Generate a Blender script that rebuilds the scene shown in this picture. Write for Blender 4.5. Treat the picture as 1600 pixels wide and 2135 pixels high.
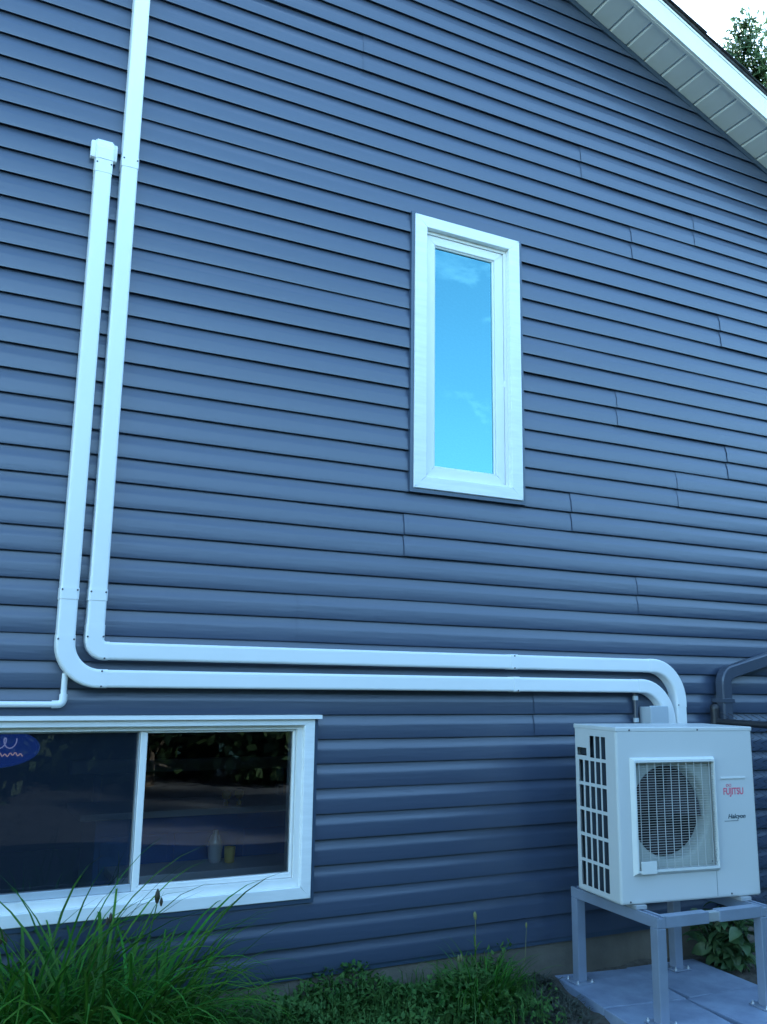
import bpy, bmesh, math, random
from mathutils import Vector, Matrix
random.seed(7)
R_ = math.radians
for o in list(bpy.data.objects): bpy.data.objects.remove(o)
scene = bpy.context.scene
COL = scene.collection

# ------------------------------------------------------------------ camera
CAM_H = 1.47; DIST = 4.043
rx = Vector((0.89388679, -0.44809423, 0.01334034))     # image right
dn = Vector((0.09662039, 0.16351509, -0.981798))       # image down
fw = Vector((0.43775667, 0.87890522, 0.18945902))      # view direction
cd = bpy.data.cameras.new('camera'); cam = bpy.data.objects.new('camera', cd); COL.objects.link(cam)
m = Matrix.Identity(4)
for i in range(3): m[i][0] = rx[i]; m[i][1] = -dn[i]; m[i][2] = -fw[i]
m[0][3], m[1][3], m[2][3] = 0, -DIST, CAM_H
cam.matrix_world = m
cd.sensor_fit = 'VERTICAL'; cd.sensor_height = 24; cd.lens = 1846.25 / 2135 * 24
cd.clip_start = 0.05; cd.clip_end = 1500
scene.camera = cam

# ------------------------------------------------------------------ light
SUN_EL, SUN_AZ = R_(38), R_(40)          # azimuth from +Y towards +X: behind the house
w = bpy.data.worlds.new('World'); scene.world = w; w.use_nodes = True
nt = w.node_tree; nt.nodes.clear()
sky = nt.nodes.new('ShaderNodeTexSky'); sky.sky_type = 'NISHITA'; sky.sun_disc = False
sky.sun_elevation = SUN_EL; sky.sun_rotation = SUN_AZ
sky.altitude = 300; sky.air_density = 1.0; sky.dust_density = 0.3; sky.ozone_density = 1.3
# thin fair-weather cloud, the same everywhere in the sky
tc = nt.nodes.new('ShaderNodeTexCoord'); mp = nt.nodes.new('ShaderNodeMapping'); mp.inputs['Scale'].default_value = (1.0, 1.0, 2.6)
nz = nt.nodes.new('ShaderNodeTexNoise'); nz.inputs['Scale'].default_value = 3.1; nz.inputs['Detail'].default_value = 7; nz.inputs['Roughness'].default_value = .62; nz.inputs['Distortion'].default_value = .35
cr = nt.nodes.new('ShaderNodeValToRGB'); cr.color_ramp.elements[0].position = .54; cr.color_ramp.elements[1].position = .86
cr.color_ramp.elements[1].color = (.5, .5, .5, 1)
mx = nt.nodes.new('ShaderNodeMix'); mx.data_type = 'RGBA'; mx.inputs['B'].default_value = (11, 12.5, 14, 1)
bg = nt.nodes.new('ShaderNodeBackground'); bg.inputs['Strength'].default_value = 0.12
ou = nt.nodes.new('ShaderNodeOutputWorld')
L = nt.links.new
L(tc.outputs['Generated'], mp.inputs['Vector']); L(mp.outputs[0], nz.inputs['Vector']); L(nz.outputs['Fac'], cr.inputs[0])
L(cr.outputs[0], mx.inputs['Factor']); L(sky.outputs[0], mx.inputs['A']); L(mx.outputs['Result'], bg.inputs['Color']); L(bg.outputs[0], ou.inputs[0])
sl = bpy.data.lights.new('sun', 'SUN'); sl.energy = 2.4; sl.angle = R_(.5); sl.color = (1, .95, .87)
so = bpy.data.objects.new('sun', sl); COL.objects.link(so)
sd = Vector((math.sin(SUN_AZ) * math.cos(SUN_EL), math.cos(SUN_AZ) * math.cos(SUN_EL), math.sin(SUN_EL)))
so.rotation_euler = sd.to_track_quat('Z', 'Y').to_euler(); so.location = (8, 12, 14)
vs = scene.view_settings
vs.view_transform = 'Standard'; vs.look = 'None'; vs.gamma = 1; vs.use_curve_mapping = False
vs.exposure = 2.82
vs.use_white_balance = True; vs.white_balance_temperature = 5750; vs.white_balance_tint = -7
scene.render.engine = 'CYCLES'
scene.cycles.max_bounces = 8; scene.cycles.transparent_max_bounces = 16

# ------------------------------------------------------------------ helpers
class MB:
    """collects shapes into one mesh"""
    def __init__(s): s.v = []; s.f = []; s.sm = []
    def add(s, vs, fs, smooth=False):
        b = len(s.v); s.v += [tuple(p) for p in vs]; s.f += [tuple(b + i for i in f) for f in fs]; s.sm += [smooth] * len(fs); return s
    def box(s, x0, x1, y0, y1, z0, z1):
        return s.add([(x0,y0,z0),(x1,y0,z0),(x1,y1,z0),(x0,y1,z0),(x0,y0,z1),(x1,y0,z1),(x1,y1,z1),(x0,y1,z1)],
                     [(0,3,2,1),(4,5,6,7),(0,1,5,4),(1,2,6,5),(2,3,7,6),(3,0,4,7)])
    def rbox(s, x0, x1, y0, y1, z0, z1, r=.004, seg=2):
        bm = bmesh.new(); bmesh.ops.create_cube(bm, size=1)
        for v in bm.verts:
            v.co = ((x0 if v.co.x < 0 else x1), (y0 if v.co.y < 0 else y1), (z0 if v.co.z < 0 else z1))
        bmesh.ops.bevel(bm, geom=bm.edges[:], offset=r, segments=seg, profile=.6, affect='EDGES')
        bm.verts.index_update()
        s.add([v.co[:] for v in bm.verts], [[v.index for v in f.verts] for f in bm.faces]); bm.free(); return s
    def tube(s, pts, rad, n=8, caps=True):
        pts = [Vector(p) for p in pts]; rs = rad if isinstance(rad, (list, tuple)) else [rad] * len(pts)
        vv = []; ref = None
        for i, p in enumerate(pts):
            t = (pts[min(i+1, len(pts)-1)] - pts[max(i-1, 0)]).normalized()
            if ref is None: ref = Vector((0,0,1)) if abs(t.z) < .9 else Vector((1,0,0))
            a = t.cross(ref).normalized(); b = a.cross(t).normalized(); ref = b
            for k in range(n):
                q = 2 * math.pi * k / n; vv.append(p + (a * math.cos(q) + b * math.sin(q)) * rs[i])
        ff = [(i*n+k, i*n+(k+1) % n, (i+1)*n+(k+1) % n, (i+1)*n+k) for i in range(len(pts)-1) for k in range(n)]
        s.add(vv, ff, n > 5)
        if caps: s.add(vv[:n], [tuple(range(n))[::-1]]); s.add(vv[-n:], [tuple(range(n))])
        return s
    def sweep(s, path, prof, caps=True, smooth=False):
        """path: list of (origin, across, out) frames; prof: list of (a, o) in that frame, closed"""
        n = len(prof); vv = []
        for o, a, b in path:
            for (p, q) in prof: vv.append(Vector(o) + Vector(a) * p + Vector(b) * q)
        ff = [(i*n+k, i*n+(k+1) % n, (i+1)*n+(k+1) % n, (i+1)*n+k) for i in range(len(path)-1) for k in range(n)]
        s.add(vv, ff, smooth)
        if caps: s.add(vv[:n], [tuple(range(n))[::-1]]); s.add(vv[-n:], [tuple(range(n))])
        return s
    def lathe(s, prof, c=(0,0,0), axis='Z', n=20):
        vv = []
        for r, h in prof:
            for k in range(n):
                q = 2 * math.pi * k / n; a, b = r * math.cos(q), r * math.sin(q)
                p = {'Z': (a, b, h), 'Y': (a, h, b), 'X': (h, a, b)}[axis]
                vv.append((c[0]+p[0], c[1]+p[1], c[2]+p[2]))
        ff = [(i*n+k, i*n+(k+1) % n, (i+1)*n+(k+1) % n, (i+1)*n+k) for i in range(len(prof)-1) for k in range(n)]
        s.add(vv, ff, True)
        if prof[0][0] > 1e-4: s.add(vv[:n], [tuple(range(n))[::-1]])
        if prof[-1][0] > 1e-4: s.add(vv[-n:], [tuple(range(n))])
        return s
    def mesh(s, name, mat):
        me = bpy.data.meshes.new(name); me.from_pydata(s.v, [], s.f); me.materials.append(mat)
        me.polygons.foreach_set('use_smooth', s.sm); 
        bm = bmesh.new(); bm.from_mesh(me); bmesh.ops.recalc_face_normals(bm, faces=bm.faces); bm.to_mesh(me); bm.free()
        me.update(); return me
    def build(s, name, mat, parent=None, loc=None):
        return link(name, s.mesh(name, mat), parent, loc)
def link(name, me, parent=None, loc=None):
    o = bpy.data.objects.new(name, me); COL.objects.link(o)
    if parent: o.parent = parent
    if loc: o.location = loc
    return o
def empty(name, loc=(0,0,0), rz=0, parent=None):
    o = bpy.data.objects.new(name, None); COL.objects.link(o); o.location = loc; o.rotation_euler = (0,0,rz); o.empty_display_size = .1
    if parent: o.parent = parent
    return o
def tag(o, label=None, cat=None, group=None, kind=None):
    if label: o['label'] = label
    if cat: o['category'] = cat
    if group: o['group'] = group
    if kind: o['kind'] = kind
    return o

# ------------------------------------------------------------------ materials
def mat(name, col, rough=.5, spec=.5, metal=0, var=.0, vscale=3.0, bump=0, bscale=60, stretch=(1,1,1), trans=0, objvar=0, col2=None, detail=5, rvar=0):
    m = bpy.data.materials.new(name); m.use_nodes = True; t = m.node_tree; p = t.nodes['Principled BSDF']
    p.inputs['Base Color'].default_value = (*col, 1); p.inputs['Roughness'].default_value = rough
    p.inputs['Specular IOR Level'].default_value = spec; p.inputs['Metallic'].default_value = metal
    tc = t.nodes.new('ShaderNodeTexCoord'); mp = t.nodes.new('ShaderNodeMapping'); mp.inputs['Scale'].default_value = stretch
    t.links.new(tc.outputs['Object'], mp.inputs['Vector'])
    src = None
    if var or col2:
        n = t.nodes.new('ShaderNodeTexNoise'); n.inputs['Scale'].default_value = vscale; n.inputs['Detail'].default_value = detail; n.inputs['Roughness'].default_value = .6
        t.links.new(mp.outputs[0], n.inputs['Vector'])
        r = t.nodes.new('ShaderNodeValToRGB'); r.color_ramp.elements[0].position = .3; r.color_ramp.elements[1].position = .7
        c2 = col2 or tuple(c * (1 - var) for c in col); c1 = col if col2 else tuple(min(1, c * (1 + var)) for c in col)
        r.color_ramp.elements[0].color = (*c2, 1); r.color_ramp.elements[1].color = (*c1, 1)
        t.links.new(n.outputs['Fac'], r.inputs[0]); src = r.outputs[0]
        if rvar:
            mr = t.nodes.new('ShaderNodeMapRange'); mr.inputs['To Min'].default_value = rough - rvar; mr.inputs['To Max'].default_value = rough + rvar
            t.links.new(n.outputs['Fac'], mr.inputs[0]); t.links.new(mr.outputs[0], p.inputs['Roughness'])
    if objvar:
        oi = t.nodes.new('ShaderNodeObjectInfo'); hs = t.nodes.new('ShaderNodeHueSaturation')
        mr = t.nodes.new('ShaderNodeMapRange'); mr.inputs['To Min'].default_value = 1 - objvar; mr.inputs['To Max'].default_value = 1 + objvar
        t.links.new(oi.outputs['Random'], mr.inputs[0]); t.links.new(mr.outputs[0], hs.inputs['Value'])
        mr2 = t.nodes.new('ShaderNodeMapRange'); mr2.inputs['To Min'].default_value = .5 - objvar * .06; mr2.inputs['To Max'].default_value = .5 + objvar * .03
        mu = t.nodes.new('ShaderNodeMath'); mu.operation = 'MULTIPLY'; mu.inputs[1].default_value = 7.13; fr = t.nodes.new('ShaderNodeMath'); fr.operation = 'FRACT'
        t.links.new(oi.outputs['Random'], mu.inputs[0]); t.links.new(mu.outputs[0], fr.inputs[0]); t.links.new(fr.outputs[0], mr2.inputs[0])
        if trans: t.links.new(mr2.outputs[0], hs.inputs['Hue'])
        if src: t.links.new(src, hs.inputs['Color'])
        else: hs.inputs['Color'].default_value = (*col, 1)
        src = hs.outputs[0]
    if src: t.links.new(src, p.inputs['Base Color'])
    if bump:
        n2 = t.nodes.new('ShaderNodeTexNoise'); n2.inputs['Scale'].default_value = bscale; n2.inputs['Detail'].default_value = 4
        t.links.new(mp.outputs[0], n2.inputs['Vector'])
        b = t.nodes.new('ShaderNodeBump'); b.inputs['Strength'].default_value = bump; b.inputs['Distance'].default_value = .004
        t.links.new(n2.outputs['Fac'], b.inputs['Height']); t.links.new(b.outputs[0], p.inputs['Normal'])
    if trans:
        tr = t.nodes.new('ShaderNodeBsdfTranslucent'); ms = t.nodes.new('ShaderNodeMixShader'); ms.inputs[0].default_value = trans
        if src: t.links.new(src, tr.inputs[0])
        else: tr.inputs[0].default_value = (*col, 1)
        t.links.new(p.outputs[0], ms.inputs[1]); t.links.new(tr.outputs[0], ms.inputs[2]); t.links.new(ms.outputs[0], t.nodes['Material Output'].inputs[0])
    return m
def glassmat(name, base, tint, rtint=(1, 1, 1)):
    m = bpy.data.materials.new(name); m.use_nodes = True; t = m.node_tree; t.nodes.clear()
    o = t.nodes.new('ShaderNodeOutputMaterial'); tr = t.nodes.new('ShaderNodeBsdfTransparent'); tr.inputs[0].default_value = (*tint, 1)
    g = t.nodes.new('ShaderNodeBsdfGlossy'); g.inputs['Roughness'].default_value = 0.0; g.inputs[0].default_value = (*rtint, 1)
    # slightly bowed panes
    tc = t.nodes.new('ShaderNodeTexCoord'); n = t.nodes.new('ShaderNodeTexNoise'); n.inputs['Scale'].default_value = 1.6; n.inputs['Detail'].default_value = 0
    b = t.nodes.new('ShaderNodeBump'); b.inputs['Strength'].default_value = .25; b.inputs['Distance'].default_value = .02
    t.links.new(tc.outputs['Object'], n.inputs['Vector']); t.links.new(n.outputs['Fac'], b.inputs['Height']); t.links.new(b.outputs[0], g.inputs['Normal'])
    fr = t.nodes.new('ShaderNodeFresnel'); fr.inputs[0].default_value = 1.5; ad = t.nodes.new('ShaderNodeMath'); ad.operation = 'ADD'; ad.inputs[1].default_value = base; ad.use_clamp = True
    t.links.new(fr.outputs[0], ad.inputs[0])
    ms = t.nodes.new('ShaderNodeMixShader'); t.links.new(ad.outputs[0], ms.inputs[0]); t.links.new(tr.outputs[0], ms.inputs[1]); t.links.new(g.outputs[0], ms.inputs[2]); t.links.new(ms.outputs[0], o.inputs[0])
    return m
def emit(name, col, s):
    m = bpy.data.materials.new(name); m.use_nodes = True; p = m.node_tree.nodes['Principled BSDF']
    p.inputs['Base Color'].default_value = (*col, 1); p.inputs['Emission Color'].default_value = (*col, 1); p.inputs['Emission Strength'].default_value = s; return m

SID = mat('vinyl_siding', (.044, .060, .103), .33, 1.0, var=.07, vscale=1.4, bump=.25, bscale=30, stretch=(.12, 1, 1.6), objvar=.035, rvar=.05)
SIDT = mat('siding_trim', (.044, .066, .110), .35, .8, var=.06)
WHT = mat('white_pvc', (.80, .81, .80), .38, .5, var=.025, vscale=2.2, bump=.03, bscale=25, rvar=.05)
WHT2 = mat('white_vinyl_frame', (.80, .80, .78), .35, .5, var=.03, vscale=4)
CAS = mat('white_aluminium_casing', (.80, .81, .80), .4, .5, var=.06, vscale=9, stretch=(.6, 1, 5), bump=.06, bscale=20)
SOF = mat('soffit_vinyl', (.80, .82, .83), .5, .4, var=.03, vscale=3, objvar=.02)
FAS = mat('fascia_aluminium', (.80, .81, .80), .42, .5, var=.04, vscale=2, bump=.05, bscale=12)
SHI = mat('asphalt_shingle', (.05, .05, .055), .95, .2, var=.4, vscale=30, bump=.8, bscale=160, objvar=.15)
CON = mat('foundation_concrete', (.20, .18, .15), .92, .2, col2=(.13, .12, .10), vscale=5, bump=.6, bscale=70)
PAV = mat('paver_concrete', (.28, .33, .43), .78, .4, col2=(.17, .20, .28), vscale=6, bump=.5, bscale=110, objvar=.05, rvar=.05)
PAINT = mat('ac_enamel', (.58, .59, .58), .38, .5, var=.02, vscale=2, bump=.05, bscale=140)
ACB = mat('ac_bezel', (.66, .67, .65), .4, .5)
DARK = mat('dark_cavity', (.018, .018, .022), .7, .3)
FIN = mat('coil_fins', (.05, .065, .085), .5, .5, metal=.3, var=.2, vscale=40, stretch=(1, 1, .05))
FANM = mat('fan_plastic', (.026, .022, .026), .55, .3)
SHR = mat('shroud', (.40, .42, .38), .5, .4, var=.05)
WIRE = mat('grille_wire', (.42, .43, .42), .45, .5)
SCR = mat('screw_head', (.10, .10, .11), .4, .5, metal=.6)
RED = mat('logo_red', (.60, .13, .20), .5, .4)
INK = mat('logo_ink', (.06, .09, .11), .5, .4)
STEEL = mat('stand_steel', (.29, .33, .42), .38, .5, metal=.3, var=.08, vscale=7, bump=.05, bscale=60, rvar=.08)
GALV = mat('galvanised', (.50, .52, .54), .4, .5, metal=.5, var=.1, vscale=8)
BOXM = mat('electrical_grey', (.44, .48, .52), .45, .5, var=.05)
BLK = mat('black_vinyl_coat', (.022, .022, .026), .45, .5)
DSP = mat('downspout_aluminium', (.055, .066, .095), .33, .7, var=.06)
SOIL = mat('bed_soil', (.062, .05, .04), .95, .2, col2=(.13, .12, .10), vscale=26, bump=1, bscale=90, detail=8)
LAWN = mat('lawn', (.05, .085, .025), .9, .2, col2=(.035, .055, .02), vscale=.8, bump=1, bscale=30)
GRAV = mat('gravel', (.070, .073, .085), .95, .2, col2=(.04, .042, .05), vscale=3, bump=.8, bscale=40, detail=8)
LEAF = mat('daylily_leaf', (.052, .150, .016), .5, .25, objvar=.45, trans=.3, var=.2, vscale=6)
WEED = mat('weed_leaf', (.034, .100, .022), .6, .2, col2=(.105, .185, .045), vscale=14, trans=.25)
STRAW = mat('dry_clippings', (.10, .105, .085), .8, .2, col2=(.05, .06, .045), vscale=14)
SHRUB = mat('shrub_leaf', (.085, .15, .06), .45, .5, objvar=.35, trans=.25)
BUD = mat('dry_bud', (.045, .04, .025), .6, .3)
BUDY = mat('seed_pod', (.16, .17, .07), .6, .3)
BARK = mat('bark', (.09, .07, .055), .9, .2, var=.3, vscale=10, bump=.8, bscale=30)
TREE = mat('tree_leaf', (.09, .15, .075), .5, .4, col2=(.17, .24, .12), vscale=1.5, trans=.6)  # leaf lightened so its colour carries the pale glare around the crowns
HEDGE = mat('hedge_leaf', (.030, .055, .022), .6, .3, col2=(.05, .08, .03), vscale=2, trans=.2)  # leaf darkened: shade put into the colour, since the sun reaches these trees
DRY = mat('interior_wall', (.34, .33, .38), .8, .2, var=.1)
FLR = mat('interior_floor', (.25, .24, .26), .6, .3, var=.2)
CABM = mat('cabinet_blue', (.07, .18, .55), .35, .5, var=.1)
LEDGE = mat('ledge_grey', (.60, .63, .70), .4, .5, var=.05)
SILV = mat('polished_steel', (.95, .95, .95), .3, .5, metal=.25)
YEL = mat('yellow_glaze', (.88, .68, .14), .4, .5)
GLU = glassmat('window_glass', .26, (.55, .60, .62), (.45, .92, 1.0))   # low-e coating
GLL = glassmat('basement_glass', .07, (.90, .93, .95))

Z = lambda zc: zc + CAM_H            # camera-height datum to ground datum
P = 0.1143                           # siding course exposure
Z0 = Z(.19) - 13 * P                 # lowest course butt edge
NROW = 58
RAKE_X, RAKE_Z, RAKE_S = 3.346, Z(4.455), .417
RIDGE = -0.5; XL, XR = -10.5, 9.5  # house ends out of view, widened to lengthen its shadow on the ground
ZR = RAKE_Z + (RAKE_X - RIDGE) * RAKE_S
def rake(x): return ZR - abs(x - RIDGE) * RAKE_S
def rake_r(z): return RIDGE + (ZR - z) / RAKE_S

# ------------------------------------------------------------------ ground
def grid(x0, x1, y0, y1, nx, ny, zf):
    b = MB(); vv = [(x0 + (x1-x0)*i/nx, y0 + (y1-y0)*j/ny) for j in range(ny+1) for i in range(nx+1)]
    return b.add([(x, y, zf(x, y)) for x, y in vv], [(j*(nx+1)+i, j*(nx+1)+i+1, (j+1)*(nx+1)+i+1, (j+1)*(nx+1)+i) for j in range(ny) for i in range(nx)], True)
g = MB().add([(-400,-400,-.11),(400,-400,-.11),(400,400,-.11),(-400,400,-.11)], [(0,1,2,3)]).build('lawn_ground', LAWN); tag(g, kind='structure')
g = MB().add([(-30,-12.5,-.105),(40,-12.5,-.105),(40,-2.6,-.105),(-30,-2.6,-.105)], [(0,1,2,3)]).build('driveway', GRAV); tag(g, kind='structure')
def bedz(x, y):
    return -.015 + .075 * y + .010 * math.sin(x*9.1 + y*13) + .008 * math.sin(x*23 - y*31) + (-.02 if y < -1.0 else 0)
g = grid(-1.5, 7, -1.2, .01, 160, 26, bedz).build('planting_bed', SOIL); tag(g, kind='structure')

# ------------------------------------------------------------------ house
house = empty('house', (0, 0, 0))
tag(house, 'gabled house with slate blue lap siding, white trimmed windows and white rake fascia', 'house')
# openings: (x0, x1, z0, z1) of the siding cut
W1 = dict(x0=2.172, x1=2.872, z0=Z(1.014), z1=Z(2.588))      # casing outer, gable window
W2 = dict(x0=.075, x1=1.650, z0=Z(-.975), z1=Z(-.166))       # casing outer, basement window
OPEN = [(w_['x0'] - .003, w_['x1'] + .003, w_['z0'] - .003, w_['z1'] + .003) for w_ in (W1, W2)]
# wall sheathing with holes
def holed(x0, x1, z0, z1, holes, y0, y1, top=None):
    b = MB(); xs = sorted({x0, x1, *[h[0] for h in holes], *[h[1] for h in holes]}); zs = sorted({z0, z1, *[h[2] for h in holes], *[h[3] for h in holes]})
    for i in range(len(xs)-1):
        for j in range(len(zs)-1):
            cx, cz = (xs[i]+xs[i+1])/2, (zs[j]+zs[j+1])/2
            if any(h[0] < cx < h[1] and h[2] < cz < h[3] for h in holes): continue
            b.box(xs[i], xs[i+1], y0, y1, zs[j], zs[j+1])
    return b
HOL = [(o_[0]+.05, o_[1]-.05, o_[2]+.04, o_[3]-.04) for o_ in OPEN]
b = holed(XL, XR, .02, rake(XR), HOL, .012, .16)
# gable triangle above, with the gable window's hole handled by strips
xs = sorted({XL, RIDGE, XR, HOL[0][0], HOL[0][1]}); zb = rake(XR)
for i in range(len(xs)-1):
    xa, xb = xs[i], xs[i+1]
    lo = zb
    if xa >= HOL[0][0] - 1e-6 and xb <= HOL[0][1] + 1e-6: lo = max(zb, HOL[0][3])
    b.add([(xa,.012,lo),(xb,.012,lo),(xb,.012,rake(xb)),(xa,.012,rake(xa)),(xa,.16,lo),(xb,.16,lo),(xb,.16,rake(xb)),(xa,.16,rake(xa))],
          [(0,1,2,3),(4,7,6,5),(0,4,5,1),(1,5,6,2),(2,6,7,3),(3,7,4,0)])
HW = b.build('wall', DRY, house)
DEP = 10.0
b = MB(); b.box(XL, XL+.15, .16, DEP, .0, rake(XL)); b.box(XR-.15, XR, .16, DEP, 0, rake(XR)); b.box(XL, XR, DEP-.15, DEP, 0, rake(XR))
b.add([(XL,DEP,rake(XL)),(XR,DEP,rake(XR)),(RIDGE,DEP,ZR)], [(0,1,2)]); b.build('side_wall', SIDT, house)
b = MB(); b.box(XL+.15, XR-.15, .16, DEP-.15, Z(.02), Z(.2)); b.build('floor_slab', DRY, house)
b = MB(); b.box(-1.6, 4.2, .16, 5.2, -1.0, -.95); b.build('basement_floor', FLR, house)
b = MB(); b.box(-1.75, -1.6, .16, 5.2, -1, Z(.02)); b.box(4.2, 4.35, .16, 5.2, -1, Z(.02)); b.box(-1.6, 4.2, 5.2, 5.35, -1, Z(.02)); b.build('partition', DRY, house)
b = MB(); b.box(XL, XR, .001, .25, -1.1, Z0 - .026); b.build('foundation', CON, house)

# siding: every panel is two dutch-lap courses
PROF = [(.000, .0045), (.0150, .0015), (.0168, 0), (.0172, .0035), (.0152, .034), (.0136, .058), (.0127, .0655), (.0102, .0735), (.0072, .0830), (.0046, .0940), (.0026, .105), (.0005, P+.0045)]
PROF2 = []
for k in range(2):
    PROF2 += [(o_, z_ + k * P) for (o_, z_) in (PROF if k == 0 else PROF[1:])]
JOINTS = {22: [3.77], 24: [4.33], 18: [4.52], 12: [3.595], 10: [4.51], 8: [4.06], 4: [2.128], 0: [1.55], 2: [3.70], -4: [2.934], 28: [1.839], 26: [3.375], 6: [3.224], 14: [-.9], 16: [5.6], 20: [-.9], -2: [-1.4], -6: [3.9], -8: [-.6], -10: [5.2], -12: [-.7], -14: [4.4]}
def panel(row, xa, xb, over):
    zb = Z0 + (row + 13) * P
    b = MB(); ph = row * 1.7 + xa
    xsn = {xa, xb}
    n = max(1, int((xb - xa) / .35))
    for i in range(1, n): xsn.add(xa + (xb-xa)*i/n)
    for o_ in OPEN:
        for x in o_[:2]:
            if xa < x < xb: xsn.add(x)
    xsn = sorted(xsn)
    def pt(x, out, z):
        wv = .0007 * math.sin(x*2.3 + ph) + .0005 * math.sin(x*5.1 + ph*2.3)
        zz = .0012 * math.sin(x*1.1 + ph*.7) + .0007 * math.sin(x*3.7 + ph*1.9)
        return (x, -(out + wv + over), z + zz)
    for i in range(len(xsn)-1):
        x0, x1 = xsn[i], xsn[i+1]; cx = (x0 + x1)/2
        for k in range(len(PROF2)-1):
            (o0, z0), (o1, z1) = PROF2[k], PROF2[k+1]; z0 += zb; z1 += zb
            segs = [(o0, z0, o1, z1)]
            for (a, c, d, e) in OPEN:
                if a < cx < c:
                    ns = []
                    for (p0, q0, p1, q1) in segs:
                        if q1 < q0: p0, q0, p1, q1 = p1, q1, p0, q0
                        L_ = lambda q: p0 + (p1-p0) * ((q-q0)/(q1-q0) if abs(q1-q0) > 1e-6 else 0)
                        if q1 <= d or q0 >= e: ns.append((p0,q0,p1,q1)); continue
                        if q0 < d: ns.append((p0, q0, L_(d), d))
                        if q1 > e: ns.append((L_(e), e, p1, q1))
                    segs = ns
            for (p0, q0, p1, q1) in segs:
                zm = max(q0, q1)
                r0, r1 = rake_r(q0) , rake_r(q1); l0, l1 = 2*RIDGE - r0, 2*RIDGE - r1
                if x0 >= max(r0, r1) or x1 <= min(l0, l1) or zm > ZR: continue
                cl = lambda x, l_, r_: min(max(x, l_), r_)
                vv = [pt(cl(x0,l0,r0), p0, q0), pt(cl(x1,l0,r0), p0, q0), pt(cl(x1,l1,r1), p1, q1), pt(cl(x0,l1,r1), p1, q1)]
                b.add(vv, [(0,1,2,3)], True)
    if not b.v: return
    me = bpy.data.meshes.new('siding_panel'); me.from_pydata(b.v, [], b.f); me.materials.append(SID)
    bm = bmesh.new(); bm.from_mesh(me); bmesh.ops.remove_doubles(bm, verts=bm.verts, dist=.0001); bmesh.ops.recalc_face_normals(bm, faces=bm.faces)
    for f in bm.faces: f.smooth = True
    for e in bm.edges:
        if len(e.link_faces) == 2 and e.calc_face_angle(0) > R_(38): e.smooth = False
    bm.to_mesh(me); bm.free()
    link('siding_panel', me, HW)
for row in range(-14, 50, 2):
    zb = Z0 + (row + 13) * P
    if row == -14: continue
    r1 = min(XR, rake_r(zb)); l1 = max(XL, 2*RIDGE - rake_r(zb))
    if r1 - l1 < .1: break
    js = JOINTS.get(row, [random.uniform(-1.5, -.3)])
    x = js[0]
    cuts = [x]
    while cuts[-1] + 3.66 < r1: cuts.append(cuts[-1] + 3.66)
    while cuts[0] - 3.66 > l1: cuts.insert(0, cuts[0] - 3.66)
    cuts = [c_ for c_ in cuts if l1 + .1 < c_ < r1 - .1 and (c_ == x or c_ < -.35 or c_ > 5.3)]
    main = cuts.index(x) if x in cuts else 0
    ends = [l1] + cuts + [r1]
    for i in range(len(ends)-1):
        xa_, xb_, ov = ends[i], ends[i+1] + (.03 if i < len(ends)-2 else 0), .0036 if (i - main) % 2 == 1 else .0000
        pcs = [(xa_, xb_)]
        for (a, c, d, e) in OPEN:
            if d <= zb + .004 and e >= zb + 2*P + .004:
                pcs = [q for (u, v) in pcs for q in ((u, min(v, a)), (max(u, c), v)) if q[1] - q[0] > .02]
        for (u, v) in pcs: panel(row, u, v, ov)
# the odd lowest single course and its starter lip
_p2 = PROF2; PROF2 = list(PROF)
panel(-13, XL, -.5, 0); panel(-13, -.53, XR, .0018)
PROF2 = _p2
b = MB(); b.box(XL, XR, -.012, .0, Z0 - .024, Z0 + .003); b.build('starter_strip', SIDT, HW)
# J-channel under the rake
b = MB()
for s, xe in ((1, XR), (-1, XL)):
    a0, a1 = Vector((RIDGE, 0, ZR - .002)), Vector((xe, 0, rake(xe) - .002))
    nz_ = Vector((0, 0, -.042)); 
    b.add([a0+Vector((0,-.022,0)), a1+Vector((0,-.022,0)), a1+nz_+Vector((0,-.022,0)), a0+nz_+Vector((0,-.022,0)), a0, a1, a1+nz_, a0+nz_], [(0,1,2,3),(4,5,6,7),(0,1,5,4),(3,2,6,7),(0,3,7,4),(1,2,6,5)])
b.build('rake_channel', SIDT, HW)

# soffit, fascia and roof
OVH = .298; FH = .172
soff = MB()
for s, xe in ((1, XR + .45), (-1, XL - .45)):
    a0, a1 = Vector((RIDGE, 0, ZR + .016)), Vector((xe, 0, rake(xe) + .016))
    soff.add([a0+Vector((0,-OVH,0)), a1+Vector((0,-OVH,0)), a1, a0], [(0,1,2,3)])
SOFO = soff.build('soffit', SOF, house)
PW = .1485
def spanel():
    # one soffit plank in local coords: x along slope run, profile with a V edge
    b = MB(); t = -RAKE_S
    pr = [(0, .010), (.006, .004), (.012, 0), (PW-.012, 0), (PW-.005, .003), (PW-.002, .012)]
    vv = []
    for y in (-OVH, 0):
        for (px, pz) in pr: vv.append((px, y, px*t + pz))
    n = len(pr)
    b.add(vv, [(i, i+1, n+i+1, n+i) for i in range(n-1)])
    return b.mesh('soffit_panel', SOF)
sp = spanel(); bm = bmesh.new(); bm.from_mesh(sp)
for v in bm.verts: v.co.x *= -1
bmesh.ops.reverse_faces(bm, faces=bm.faces); spl = bpy.data.meshes.new('soffit_panel'); bm.to_mesh(spl); bm.free(); spl.materials.append(SOF)
ph0 = (3.505 - RIDGE) % PW
x = RIDGE + ph0 - PW
while x < XR + .3:
    link('soffit_panel', sp, SOFO, (x, 0, rake(x) if x > RIDGE else ZR + (x - RIDGE) * -RAKE_S)); link('soffit_panel', spl, SOFO, (2*RIDGE - x, 0, ZR - (x - RIDGE) * RAKE_S)); x += PW
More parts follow.
